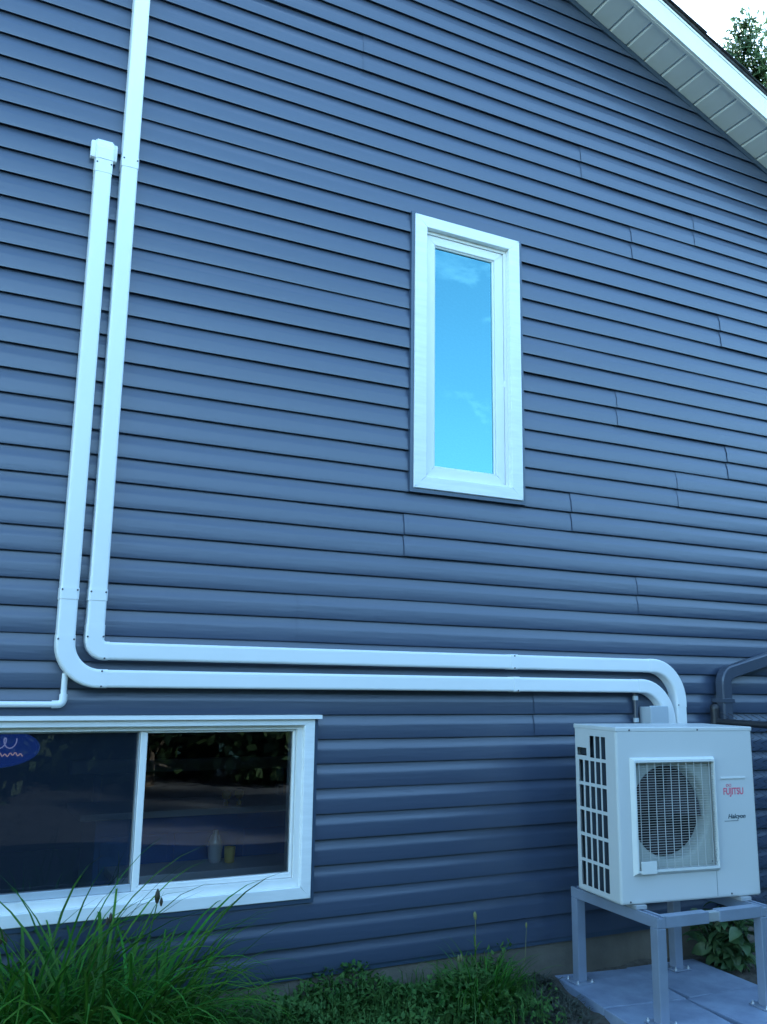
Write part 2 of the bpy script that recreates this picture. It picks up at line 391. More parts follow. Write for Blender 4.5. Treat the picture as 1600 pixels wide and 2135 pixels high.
def slope_box(b, xe, y0, y1, dz0, dz1, x0=RIDGE):
    za, zb_ = ZR - abs(x0 - RIDGE)*RAKE_S, ZR - abs(xe - RIDGE) * RAKE_S
    vv = [(x0,y0,za+dz0),(xe,y0,zb_+dz0),(xe,y1,zb_+dz0),(x0,y1,za+dz0),(x0,y0,za+dz1),(xe,y0,zb_+dz1),(xe,y1,zb_+dz1),(x0,y1,za+dz1)]
    b.add(vv, [(0,3,2,1),(4,5,6,7),(0,1,5,4),(1,2,6,5),(2,3,7,6),(3,0,4,7)])
for s in (1, -1):
    xe = RIDGE + s * (XR + .45 - RIDGE)
    b = MB(); slope_box(b, xe, -OVH-.006, -OVH+.014, -.004, FH); slope_box(b, xe, -OVH-.012, -OVH-.0062, FH-.02, FH-.002); slope_box(b, xe, -OVH+.0142, -OVH+.035, -.008, -.0042); b.build('fascia', FAS, house)
b = MB()
for s in (1, -1): slope_box(b, RIDGE + s*(XR+.5-RIDGE), -OVH-.02, DEP+.3, FH+.001, FH+.022)
ROOF = b.build('roof', SHI, house)
# shingle edges along the rake
for s in (1, -1):
    n = 52; step = (XR + .5 - RIDGE) / n
    for i in range(n):
        x0 = RIDGE + s * step * i; x1 = RIDGE + s * step * (i + 1.35)
        b = MB(); ex_ = random.uniform(.010, .022); t0 = FH + .0225
        za, zc = rake(x0), rake(x1)
        b.add([(x0,-OVH-.02-ex_,za+t0),(x1,-OVH-.02-ex_,zc+t0+.006),(x1,.6,zc+t0+.006),(x0,.6,za+t0),(x0,-OVH-.02-ex_,za+t0+.003),(x1,-OVH-.02-ex_,zc+t0+.014),(x1,.6,zc+t0+.014),(x0,.6,za+t0+.003)],
              [(0,3,2,1),(4,5,6,7),(0,1,5,4),(1,2,6,5),(2,3,7,6),(3,0,4,7)])
        b.build('shingle', SHI, ROOF)

# windows
def mitre_frame(x0, x1, z0, z1, wl, wr, wb, wt, y0, y1, name, mt, parent, ch=.003):
    """four mitred casing pieces between outer rect and inner rect, from y0 (front) to y1 (back)"""
    O = [(x0,z0),(x1,z0),(x1,z1),(x0,z1)]; I = [(x0+wl,z0+wb),(x1-wr,z0+wb),(x1-wr,z1-wt),(x0+wl,z1-wt)]
    for k in range(4):
        a, c = O[k], O[(k+1) % 4]; d, e = I[(k+1) % 4], I[k]
        cx, cz = (a[0]+c[0]+d[0]+e[0])/4, (a[1]+c[1]+d[1]+e[1])/4
        g_ = .0006   # hairline at the mitres
        def sh(p, q): 
            return p
        # pull in along the piece for the mitre hairline
        dx, dz = (c[0]-a[0]), (c[1]-a[1]); ln = math.hypot(dx, dz); ux, uz = dx/ln*g_, dz/ln*g_
        a2 = (a[0]+ux, a[1]+uz); e2 = (e[0]+ux, e[1]+uz); c2 = (c[0]-ux, c[1]-uz); d2 = (d[0]-ux, d[1]-uz)
        def inset(p, t):
            return (p[0] + (cx-p[0])*0 , p[1])
        b = MB(); q = [a2, c2, d2, e2]
        # chamfered front: outer and inner edges eased
        nx, nz_ = -dz/ln, dx/ln      # towards inside
        f = [(a2[0]+nx*ch, a2[1]+nz_*ch), (c2[0]+nx*ch, c2[1]+nz_*ch), (d2[0]-nx*ch, d2[1]-nz_*ch), (e2[0]-nx*ch, e2[1]-nz_*ch)]
        vv = [(p[0], y1, p[1]) for p in q] + [(p[0], y0+ch, p[1]) for p in q] + [(p[0], y0, p[1]) for p in f]
        b.add(vv, [(0,1,2,3),(0,4,5,1),(2,6,7,3),(1,5,6,2),(3,7,4,0),(4,8,9,5),(5,9,10,6),(6,10,11,7),(7,11,8,4),(8,11,10,9)])
        b.build(name, mt, parent)
def pane(x0, x1, z0, z1, y, mt, parent, name='pane'):
    return MB().add([(x0,y,z0),(x1,y,z0),(x1,y,z1),(x0,y,z1)], [(0,1,2,3)]).build(name, mt, parent)
# gable window
wx0, wx1, wz0, wz1 = W1['x0'], W1['x1'], W1['z0'], W1['z1']
b = MB()   # outer frame of the unit, set back
def rectring(b, x0, x1, z0, z1, t, y0, y1):
    tl, tr, tb, tt = t if isinstance(t, tuple) else (t,)*4
    b.box(x0, x0+tl, y0, y1, z0, z1); b.box(x1-tr, x1, y0, y1, z0, z1); b.box(x0+tl, x1-tr, y0, y1, z0, z0+tb); b.box(x0+tl, x1-tr, y0, y1, z1-tt, z1)
rectring(b, wx0+.062, wx1-.062, wz0+.056, wz1-.056, .03, -.004, .12)
win1 = b.build('window', WHT2, house); win1['label'] = 'tall narrow white casement window'
mitre_frame(wx0, wx1, wz0, wz1, .075, .075, .068, .068, -.040, -.0045, 'casing', CAS, win1)
# siding J-trim round it
b = MB(); rectring(b, wx0-.020, wx1+.020, wz0-.022, wz1+.012, (.0195, .0195, .0215, .0115), -.030, .002); b.build('window_channel', SIDT, win1)
sx0, sx1, sz0, sz1 = wx0+.094, wx1-.094, wz0+.084, wz1-.088
mitre_frame(sx0, sx1, sz0, sz1, .052, .056, .052, .052, .002, .045, 'sash', WHT2, win1)
mitre_frame(sx0+.051, sx1-.055, sz0+.051, sz1-.051, .010, .012, .010, .010, .010, .04, 'glazing_bead', WHT2, win1, .004)
pane(sx0+.05, sx1-.05, sz0+.05, sz1-.05, .022, GLU, win1)
b = MB(); b.rbox(sx1-.004, sx1+.014, -.0035, .012, wz0+.66, wz0+.70, .003); b.build('sash_lock', WHT2, win1)
# basement window
vx0, vx1, vz0, vz1 = W2['x0'], W2['x1'], W2['z0'], W2['z1']
b = MB(); rectring(b, vx0+.045, vx1-.045, vz0+.042, vz1-.032, (.032,.032,.045,.022), -.004, .12)
win2 = b.build('window', WHT2, house); win2['label'] = 'wide white sliding basement window'
mitre_frame(vx0, vx1, vz0, vz1, .052, .052, .053, .036, -.034, -.0045, 'casing', CAS, win2)
b = MB(); b.box(vx0-.03, vx1+.028, -.050, -.0, vz1+.0035, vz1+.012); b.box(vx0-.03, vx1+.028, -.053, -.0502, vz1-.006, vz1+.012); b.build('drip_cap', CAS, win2)
b = MB(); rectring(b, vx0-.018, vx1+.018, vz0-.020, vz1+.0, (.0175,.0175,.0195,.0001), -.026, .002); b.build('window_channel', SIDT, win2)
midx = .862
mitre_frame(midx-.016, vx1-.078, vz0+.088, vz1-.055, .030, .012, .022, .010, .012, .05, 'sash', WHT2, win2)
pane(midx+.012, vx1-.088, vz0+.105, vz1-.062, .032, GLL, win2)
mitre_frame(vx0+.078, midx+.004, vz0+.088, vz1-.055, .030, .022, .022, .010, .056, .09, 'sash', WHT2, win2)
pane(vx0+.10, midx-.015, vz0+.105, vz1-.062, .074, GLL, win2)
SCRF = mat('screen_frame', (.42, .46, .50), .5, .4)
mitre_frame(vx0+.078, midx-.017, vz0+.088, vz1-.055, .016, .005, .030, .006, .018, .03, 'screen_frame', SCRF, win2, .002)
SCREEN = bpy.data.materials.new('insect_screen'); SCREEN.use_nodes = True; t = SCREEN.node_tree
pp = t.nodes['Principled BSDF']; pp.inputs['Base Color'].default_value = (.02,.03,.05,1); pp.inputs['Specular IOR Level'].default_value = .1; tr = t.nodes.new('ShaderNodeBsdfTransparent'); ms = t.nodes.new('ShaderNodeMixShader'); ms.inputs[0].default_value = .42
t.links.new(pp.outputs[0], ms.inputs[2]); t.links.new(tr.outputs[0], ms.inputs[1]); t.links.new(ms.outputs[0], t.nodes['Material Output'].inputs[0])
pane(vx0+.094, midx-.022, vz0+.118, vz1-.061, .024, SCREEN, win2, 'insect_screen')

# ------------------------------------------------------------------ inside the basement
def at(x, z, extra, y=1.6):     # interior point already measured at its own depth
    return (x, y + extra, Z(z))
cab = empty('bar_cabinet', (1.70, 1.85, -.95)); tag(cab, 'dark blue bar cabinet with grey ledge seen through the basement window', 'cabinet')
MB().rbox(-.75, .60, -.22, .28, 0, 1.60, .006).build('body', CABM, cab)
b = MB(); b.rbox(-.85, .68, -.27, .30, 1.60, 1.64, .006); b.build('counter', LEDGE, cab)
b = MB(); b.rbox(-.85, .75, .22, .30, 1.82, 1.90, .006); b.build('shelf', LEDGE, cab)
for x in (-.7, .55): MB().box(x, x+.04, .23, .28, 1.64, 1.82).build('shelf_post', CABM, cab)
for x in (-.72, -.28, .16): 
    d_ = MB().rbox(x, x+.40, -.235, -.221, .1, 1.5, .006).build('door', CABM, cab); MB().rbox(x+.35, x+.365, -.255, -.236, .8, 1.0, .003).build('handle', SILV, d_)
sh = empty('cocktail_shaker', (1.62, 1.42, .40)); tag(sh, 'shiny silver shaker behind the sliding basement window', 'shaker')
tb = empty('side_table', (1.75, 1.38, -.95)); tag(tb, 'low grey table behind the sliding basement window', 'table')
MB().rbox(-.75, .5, -.18, .16, 1.31, 1.35, .006).build('table_top', LEDGE, tb)
for x in (-.7, .43):
    for y in (-.14, .08): MB().box(x, x+.04, y, y+.04, 0, 1.309).build('leg', CABM, tb)
MB().lathe([(.028,0),(.038,.01),(.045,.09),(.040,.12)], n=14).build('cup', SILV, sh)
MB().lathe([(.039,.1205),(.030,.15),(.018,.165),(.016,.185),(.0001,.188)], n=14).build('lid', SILV, sh)
b = MB().lathe([(.022,0),(.030,.005),(.034,.09),(.031,.09),(.026,.01),(.0001,.01)], n=14).build('cup', YEL, loc=(1.70, 1.38, .4005)); tag(b, 'yellow cup beside the shiny silver shaker', 'cup')
for i, x in enumerate((1.80, 1.885)):
    lt = empty('figurine', (x - .05, 1.66, .6905)); tag(lt, 'small round yellow figurine on the bar cabinet counter', 'figurine', 'yellow figurines on the bar')
    MB().lathe([(.016,0),(.017,.02),(.010,.026),(.010,.034)], n=10).build('stand', YEL, lt); MB().lathe([(.0001,.034),(.022,.042),(.032,.062),(.028,.084),(.012,.094),(.0001,.096)], n=12).build('head', YEL, lt)
ns = empty('neon_sign', (.34, 1.66, Z(-.40))); tag(ns, 'glowing blue oval neon sign behind the insect screen', 'sign')
NB = emit('neon_blue', (.015, .04, .30), .07); NW = emit('neon_white', (.3, .3, .6), .12); NPK = emit('neon_pink', (.5, .33, .40), .12)
b = MB(); n = 40; b.add([(.26*math.cos(2*math.pi*k/n), y, .105*math.sin(2*math.pi*k/n)) for y in (0, .03) for k in range(n)], [tuple(range(n)), tuple(range(n, 2*n))[::-1]] + [(k, (k+1)%n, n+(k+1)%n, n+k) for k in range(n)]); b.build('backing', NB, ns)
MB().tube([(.26*math.cos(2*math.pi*k/n), -.012, .105*math.sin(2*math.pi*k/n)) for k in range(n+1)], .008, 6).build('rim_tube', NB, ns)
MB().tube([(-.17+.005*k+.018*math.cos(k*.55), -.015, .03+.03*math.sin(k*.55)) for k in range(60)], .0035, 5).build('script_tube', NW, ns)
MB().tube([(-.15+.0055*k, -.015, -.035+.008*math.sin(k*1.25)+.004*math.sin(k*.41)) for k in range(60)], .0035, 5).build('underline_tube', NPK, ns)
MB().tube([(-.2, .02, .1), (-.2, .02, Z(.02)-Z(-.40)-.002)], .002, 5).build('hanger', BLK, ns); MB().tube([(.2, .02, .06), (.2, .02, Z(.02)-Z(-.40)-.002)], .002, 5).build('hanger', BLK, ns)

# ------------------------------------------------------------------ line set covers (white ducts)
CW, CDp = .0755, .064
def dprof(wd=CW, dp=CDp, r=.011):
    h = wd/2; pts = [(-h, 0)]
    for k in range(4): q = math.pi - k*math.pi/6; pts.append((-h + r + r*math.cos(q), dp - r + r*math.sin(q)))
    for k in range(4): q = math.pi/2 - k*math.pi/6; pts.append((h - r + r*math.cos(q), dp - r + r*math.sin(q)))
    pts.append((h, 0)); return pts
OUT = Vector((0,-1,0)); YB = -.0172
def straight(p, q, name, parent, prof, mt=WHT):
    p, q = Vector((p[0], YB, p[1])), Vector((q[0], YB, q[1])); t = (q-p).normalized(); ac = OUT.cross(t)
    return MB().sweep([(p, ac, OUT), (q, ac, OUT)], prof).build(name, mt, parent)
def arc(c, r, a0, a1, name, parent, prof, n=14, lead=0.0, mt=WHT):
    path = []
    T = lambda a: Vector((-math.sin(a), 0, math.cos(a))) * (1 if a1 > a0 else -1)
    def fr(a): return Vector((c[0]+r*math.cos(a), YB, c[1]+r*math.sin(a)))
    if lead: path.append((fr(a0) - T(a0)*lead, OUT.cross(T(a0)), OUT))
    for k in range(n+1): a = a0 + (a1-a0)*k/n; path.append((fr(a), OUT.cross(T(a)), OUT))
    if lead: path.append((fr(a1) + T(a1)*lead, OUT.cross(T(a1)), OUT))
    b = MB().sweep(path, prof); return b.build(name, mt, parent)
SCM = MB().lathe([(.0042, 0), (.0042, -.0015), (.003, -.0028), (.0001, -.003)], axis='Y', n=8).mesh('screw', SCR)
def screw(x, z, parent, y=None): link('screw', SCM, parent, (x, (YB - CDp - .0016) if y is None else y, z))
BIG = dprof(CW+.0045, CDp+.0022)
EL = dprof(CW+.0035, CDp+.0016)
k_ = .992
def zz(z): return Z(z*k_)
# tall duct
d1 = empty('duct_cover', (0,0,0)); tag(d1, 'white duct cover rising past the roof edge, upper of the two runs along siding', 'duct')
XT = .607; ZU = zz(.120); XT_r = 3.742
straight((XT, zz(.155)), (XT, zz(2.42)), 'cover', d1, dprof()); straight((XT, zz(2.425)), (XT, Z(3.98)), 'cover', d1, dprof())
straight((XT, zz(2.405)), (XT, zz(2.46)), 'coupling', d1, BIG)
straight((XT, zz(.335)), (XT, zz(.385)), 'coupling', d1, BIG)
for z in (2.445, .372):
    for s in (-1, 1): screw(XT + s*.031, zz(z), d1, YB-CDp-.0023)
# tight elbow
b = MB(); pr = EL
path = []; c = (XT + .048, ZU + .048)
for k in range(9):
    a = math.pi + k*math.pi/16; path.append((Vector((c[0]+.048*math.cos(a), YB, c[1]+.048*math.sin(a))), OUT.cross(Vector((-math.sin(a),0,math.cos(a)))), OUT))
t0 = Vector((0,0,-1)); path.insert(0, (Vector((XT, YB, c[1]+.062)), OUT.cross(t0), OUT)); t1 = Vector((1,0,0)); path.append((Vector((XT+.062, YB, ZU)), OUT.cross(t1), OUT))
MB().sweep(path, pr).build('elbow', WHT, d1)
screw(XT-.032, c[1]+.01, d1); screw(XT+.033, c[1]+.012, d1); screw(c[0]-.004, ZU-.032, d1)
straight((XT+.06, ZU), (XT_r, ZU), 'cover', d1, dprof()); straight((2.745, ZU), (2.790, ZU), 'coupling', d1, BIG)
for s in (-1, 1): screw(2.765, ZU + s*.032, d1, YB-CDp-.0023)
RB = .205
arc((XT_r, ZU-RB), RB, math.pi/2, 0, 'elbow', d1, EL, lead=.03); straight((XT_r+RB, ZU-RB-.02), (XT_r+RB, Z(-.62)), 'cover', d1, dprof())
screw(XT_r+RB-.030, ZU-RB-.018, d1); straight((XT_r+RB, Z(-.62)), (XT_r+RB, Z(-.66)), 'end_cap', d1, BIG)
# short duct
d2 = empty('duct_cover', (0,0,0)); tag(d2, 'white duct cover ending in a wall inlet cap, lower of the two runs along siding', 'duct')
XS = .489; ZL = zz(.0015); RS = .150
straight((XS, ZL+RS), (XS, zz(2.40)), 'cover', d2, dprof()); straight((XS, zz(.335)), (XS, zz(.385)), 'coupling', d2, BIG)
for s in (-1, 1): screw(XS + s*.031, zz(.375), d2, YB-CDp-.0023)
arc((XS+RS, ZL+RS), RS, math.pi, 1.5*math.pi, 'elbow', d2, EL, lead=.03)
for s in (-1, 1): screw(XS + s*.032, ZL+RS+.012, d2); screw(XS+RS+.006, ZL + s*.032, d2)
straight((XS+RS, ZL), (3.652, ZL), 'cover', d2, dprof()); straight((2.762, ZL), (2.800, ZL), 'coupling', d2, BIG); screw(2.785, ZL-.032, d2, YB-CDp-.0023)
RB2 = .205
arc((3.652, ZL-RB2), RB2, math.pi/2, 0, 'elbow', d2, EL, lead=.03); straight((3.652+RB2, ZL-RB2-.02), (3.652+RB2, Z(-.62)), 'cover', d2, dprof())
screw(3.652+RB2-.030, ZL-RB2-.02, d2); straight((3.652+RB2, Z(-.62)), (3.652+RB2, Z(-.66)), 'end_cap', d2, BIG)
# wall inlet cap: body with domed top and side flange
zc0, zc1 = zz(2.345), zz(2.53)
straight((XS, zc0), (XS, zc0+.07), 'coupling', d2, EL)
cap = MB(); hw = CW/2 + .003
pf = [(-.0172, zc1), (-.052, zc1-.002), (-.070, zc1-.022), (-.084, zc1-.055), (-.086, zc0+.06), (-.0172, zc0+.06)]
vv = [(XS - hw, y, z) for y, z in pf] + [(XS + hw, y, z) for y, z in pf]; n = len(pf)
cap.add(vv, [tuple(range(n)), tuple(range(n, 2*n))[::-1]] + [(i, (i+1) % n, n+(i+1) % n, n+i) for i in range(n)])
bm = bmesh.new(); me_ = bpy.data.meshes.new('inlet_cap'); me_.from_pydata(cap.v, [], cap.f); bm.from_mesh(me_); bmesh.ops.recalc_face_normals(bm, faces=bm.faces); bmesh.ops.bevel(bm, geom=bm.edges[:], offset=.006, segments=2, affect='EDGES'); bm.to_mesh(me_); bm.free(); me_.materials.append(WHT); CAPO = link('inlet_cap', me_, d2)
fl = MB(); fl.rbox(XS-hw-.020, XS+hw+.020, -.050, -.0172, zc0+.085, zc1-.012, .008).build('flange', WHT, CAPO)
for s in (-1, 1): screw(XS + s*.032, zc0+.045, d2)

# condensate drain
dr = empty('drain_pipe', (0,0,0)); tag(dr, 'thin white drain pipe elbowing left below the lower duct', 'pipe')
xd, zd, yd = .502, Z(-.1065), -.036
MB().tube([(xd, yd, ZL+.02), (xd, yd, zd+.035)], .0125, 14).build('riser', WHT, dr)
MB().tube([(xd-.035, yd, zd), (-2.4, yd, zd)], .0125, 14).build('run', WHT, dr)
el = [(xd, yd, zd+.042), (xd, yd, zd+.02)] + [(xd-.02+.02*math.cos(a), yd, zd+.02-.02*math.sin(a)) for a in [k*math.pi/12 for k in range(1, 6)]] + [(xd-.02, yd, zd), (xd-.044, yd, zd)]
MB().tube(el, .0165, 14).build('elbow', WHT, dr)

# ------------------------------------------------------------------ electrical
eb = empty('disconnect_box', (3.735, -.0172, Z(-.40))); tag(eb, 'grey electrical disconnect box on the siding behind the air conditioner', 'electrical box')
MB().rbox(-.062, .062, -.085, 0, 0, .285, .006).build('body', BOXM, eb); MB().rbox(-.067, .067, -.100, -.0852, .02, .292, .005).build('cover', BOXM, eb); MB().rbox(-.045, .045, -.108, -.1002, .17, .185, .002).build('latch', BOXM, eb)
ec = empty('electrical_conduit', (3.632, -.036, 0)); tag(ec, 'thin grey electrical conduit dropping from the lower duct', 'conduit')
MB().tube([(0,0,Z(-.75)), (0,0,ZL-CW/2-.004)], .0125, 12).build('pipe', DSP, ec); 
for z in (ZL-CW/2-.03, Z(-.19)): MB().tube([(0,0,z-.012), (0,0,z+.012)], .0165, 12).build('coupling', BOXM, ec)

# ------------------------------------------------------------------ downspout
dsp = empty('downspout', (0,0,0)); tag(dsp, 'slate blue downspout turning beside the fence post at the house wall', 'downspout')
xs_, ys_ = 4.300, -.072
def dpipe(path, name, h=.040, q=.032):
    b = MB(); fr = []
    for i, (p, t) in enumerate(path):
        t = Vector(t).normalized(); a = Vector((0,-1,0)).cross(t); fr.append((Vector(p), a, Vector((0,-1,0))))
    r = .008
    pr = [(-h+r,-q),(h-r,-q),(h,-q+r),(h,q-r),(h-r,q),(-h+r,q),(-h,q-r),(-h,-q+r)]
    return b.sweep(fr, pr).build(name, DSP, dsp)
dpipe([((xs_,ys_,.05),(0,0,1)),((xs_,ys_,Z(.02)),(0,0,1))], 'pipe')
ang = R_(76); pts = []
cx_, cz_ = xs_+.075, Z(.02)
for k in range(9):
    a = math.pi - ang*k/8; pts.append(((cx_+.075*math.cos(a), ys_, cz_+.075*math.sin(a)), (math.sin(a), 0, -math.cos(a))))
dpipe(pts, 'elbow')
pe, te = Vector(pts[-1][0]), Vector(pts[-1][1])
dpipe([(pe - te*.02, te), (pe + te*2.2, te)], 'pipe', .0385, .0305)
MB().rbox(xs_-.05, xs_+.05, ys_-.036, -.018, Z(-.09), Z(-.065), .002).build('strap', DSP, dsp)

# ------------------------------------------------------------------ chain-link fence
fe = empty('chain_link_fence', (4.215, -.070, -.06), R_(-90+6)); tag(fe, 'black chain link fence meeting the house beside the downspout', 'fence')
FL, FHt, drop = 2.6, 1.33, .05
MB().tube([(0,0,0),(0,0,1.40)], .024, 14).build('post', BLK, fe); 
MB().lathe([(.027, 1.40), (.027, 1.415), (.018, 1.43), (.0001, 1.435)], n=14).build('post_cap', BLK, fe)
MB().tube([(FL,0,-drop),(FL,0,1.35)], .024, 14).build('post', BLK, fe)
MB().tube([(.02,0,FHt),(FL,0,FHt-drop)], .019, 12).build('rail', BLK, fe)
for z in (.25, .7, 1.2, 1.33): MB().tube([(0,0,z-.012),(0,0,z+.012)], .0275, 12).build('band', BLK, fe)
b = MB(); dw, dh = .052, .026
nw = int(FL/dw); nh = int((FHt+.03)/dh)
for i in range(nw):
    pts = []
    for j in range(nh+1):
        s_ = .03 + i*dw + (dw if j % 2 else 0); pts.append((s_, .020 + (.0035 if j % 2 else -.0035), .03 + j*dh - drop*s_/FL))
    b.tube(pts, .0028, 4, False)
mo = b.build('wire_mesh', BLK, fe); mo['kind'] = 'stuff'

# ------------------------------------------------------------------ paving slabs
PG = 'concrete paving slabs under the stand'
def slab(cx, cy, wx, wy, rot, lab):
    b = MB().rbox(-wx/2, wx/2, -wy/2, wy/2, -.062, 0, .006, 2).build('paving_slab', PAV, loc=(cx, cy, random.uniform(-.002, .001)))
    b.rotation_euler = (random.uniform(-.004,.004), random.uniform(-.004,.004), rot); tag(b, lab, 'paving slab', PG)
slab(3.205, -.300, .455, .475, R_(-9), 'grey concrete paving slab under the rear leg nearest the weeds')
slab(3.131, -.775, .455, .475, R_(-8.6), 'grey concrete paving slab under the front leg nearest the weeds')
slab(3.668, -.330, .455, .475, R_(-3), 'grey concrete paving slab under the rear leg by the fence')
slab(3.618, -.812, .455, .475, R_(-2), 'grey concrete paving slab under the front leg by the fence')

# ------------------------------------------------------------------ stand
st = empty('equipment_stand', (3.366, -.490, 0), R_(-3.4)); tag(st, 'grey steel four-legged stand carrying the air conditioner', 'stand')
hx, hy, ps, top = .308, .305, .025, .452
for sx in (-1, 1):
    for sy in (-1, 1):
        lg = MB().rbox(sx*hx-ps, sx*hx+ps, sy*hy-ps, sy*hy+ps, .006, top-.0505, .004).build('leg', STEEL, st)
        MB().rbox(sx*hx-.055, sx*hx+.055, sy*hy-.055, sy*hy+.055, .0005, .0065, .002).build('foot_plate', STEEL, lg)
        for bx, by in ((-.042, -.042), (.042, -.042), (-.042, .042), (.042, .042)):
            MB().lathe([(.008, .0066), (.008, .0125), (.004, .0127), (.004, .020), (.0001, .0205)], (sx*hx+bx, sy*hy+by, 0), n=6).build('bolt', GALV, lg)
for sx in (-1, 1):   # arms front to back, open slotted channel on top
    ar = MB(); ar.rbox(sx*hx-ps, sx*hx+ps, -hy-ps, hy+ps, top-.05, top-.008, .003); ar.box(sx*hx-ps+.0005, sx*hx-ps+.014, -hy-ps, hy+ps, top-.0085, top); ar.box(sx*hx+ps-.014, sx*hx+ps-.0005, -hy-ps, hy+ps, top-.0085, top)
    ar.build('arm', STEEL, st)
for sy in (-1, 1):
    MB().rbox(-hx+ps+.001, -.03, sy*hy-ps+.001, sy*hy+ps-.001, top-.052, top-.001, .003).build('crossbeam', STEEL, st)
    MB().rbox(.035, hx-ps-.001, sy*hy-ps+.001, sy*hy+ps-.001, top-.052, top-.001, .003).build('crossbeam', STEEL, st)
    MB().rbox(-.05, .055, sy*hy-ps+.006, sy*hy+ps-.006, top-.047, top-.006, .003).build('splice', GALV, st)

# ------------------------------------------------------------------ air conditioner
AW, AD, AH = .8028, .377, .8025
ac = empty('air_conditioner', (2.950, -.643, .4717), -.1271); tag(ac, 'off-white outdoor air conditioner unit with square fan grille on steel stand', 'air conditioner')
def boolean(base, cutter):
    a = bpy.data.objects.new('tmp_a', base); c_ = bpy.data.objects.new('tmp_b', cutter); COL.objects.link(a); COL.objects.link(c_)
    md = a.modifiers.new('b', 'BOOLEAN'); md.object = c_; md.operation = 'DIFFERENCE'; md.solver = 'EXACT'
    dg = bpy.context.evaluated_depsgraph_get(); me = bpy.data.meshes.new_from_object(a.evaluated_get(dg))
    bpy.data.objects.remove(a); bpy.data.objects.remove(c_); return me
base = MB().rbox(0, AW, 0, AD, 0, AH, .016, 4).mesh('casing', PAINT)
base = boolean(base, MB().rbox(.0022, AW-.0022, .0022, AD-.0022, .0022, AH-.0022, .0142, 4).mesh('c', PAINT))
gx0, gx1, gz0, gz1 = .092, .546, .152, .640
base = boolean(base, MB().box(gx0, gx1, -.05, .05, gz0, gz1).mesh('c', PAINT))
cut = MB()      # slots in the left side
colv = [.336, .284, .232, .181, .131]; rows = [(.032, .143), (.158, .264), (.280, .386), (.402, .508), (.524, .630), (.646, .752)]
for ci, v1 in enumerate(colv):
    for ri, (w0, w1) in enumerate(rows):
        if ri == 5 and ci < 2: continue
        cut.box(-.05, .05, v1-.0395, v1, w0, w1)
cut.box(-.05, .05, .262, .350, .652, .690)
base = boolean(base, cut.mesh('c', PAINT))
for p_ in base.polygons: p_.use_smooth = False
CASING = link('casing', base, ac)
# handle recess and coil behind the slots
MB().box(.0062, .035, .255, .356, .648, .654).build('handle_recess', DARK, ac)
b = MB(); b.box(.030, .034, .05, AD-.01, .02, AH-.02); b.build('coil', FIN, ac)
b = MB(); b.box(.04, AW-.02, AD-.05, AD-.045, .02, AH-.02); b.build('inner_back', DARK, ac)
b = MB()      # bezel ring
Oq = [(.070,.126),(.557,.126),(.557,.662),(.070,.662)]; Fq = [(.084,.142),(.550,.142),(.550,.651),(.084,.651)]; Iq = [(gx0,gz0),(gx1,gz0),(gx1,gz1),(gx0,gz1)]
vv = [(x,-.0004,z) for x,z in Oq] + [(x,-.020,z) for x,z in Fq] + [(x,-.020,z) for x,z in Iq] + [(x,.006,z) for x,z in Iq]
b.add(vv, [(a*4+i, a*4+(i+1)%4, (a+1)*4+(i+1)%4, (a+1)*4+i) for a in range(3) for i in range(4)])
bz = b.build('grille_frame', ACB, ac)
# shroud plate with round bell mouth
cu, cw_, rr = .312, .404, .226; n = 48; b = MB()
def sq(a):
    dx, dz = math.cos(a), math.sin(a); t = []
    if dx > 1e-9: t.append((gx1+.01-cu)/dx)
    if dx < -1e-9: t.append((gx0-.01-cu)/dx)
    if dz > 1e-9: t.append((gz1+.01-cw_)/dz)
    if dz < -1e-9: t.append((gz0-.01-cw_)/dz)
    r = min(t); return cu + dx*r, cw_ + dz*r
ring = []
for k in range(n):
    a = 2*math.pi*k/n + math.pi/4*0; s_ = sq(a); ring.append([(s_[0], .020, s_[1]), (cu+(rr+.006)*math.cos(a), .020, cw_+(rr+.006)*math.sin(a)), (cu+(rr-.004)*math.cos(a), .026, cw_+(rr-.004)*math.sin(a)), (cu+(rr-.010)*math.cos(a), .045, cw_+(rr-.010)*math.sin(a)), (cu+(rr-.010)*math.cos(a), .10, cw_+(rr-.010)*math.sin(a))])
vv = [p_ for r_ in ring for p_ in r_]
b.add(vv, [(k*5+j, ((k+1)%n)*5+j, ((k+1)%n)*5+j+1, k*5+j+1) for k in range(n) for j in range(4)], True); b.build('shroud', SHR, ac)
fan = MB().lathe([(.0001,.050),(.035,.052),(.048,.060),(.050,.12)], (cu,0,cw_), 'Y', 18).build('fan_hub', FANM, ac)
for q in range(3):
    b = MB(); vv = []; nn, mm = 8, 5
    for i in range(nn+1):
        r_ = .045 + (.205-.045)*i/nn
        for j in range(mm+1):
            t_ = j/mm; a = 2*math.pi*q/3 + .35 + (t_-.5)*(1.15 + .35*i/nn) + .25*i/nn; vv.append((cu + r_*math.cos(a), .060 + .055*t_, cw_ + r_*math.sin(a)))
    b.add(vv, [(i*(mm+1)+j, i*(mm+1)+j+1, (i+1)*(mm+1)+j+1, (i+1)*(mm+1)+j) for i in range(nn) for j in range(mm)], True); b.build('fan_blade', FANM, fan)
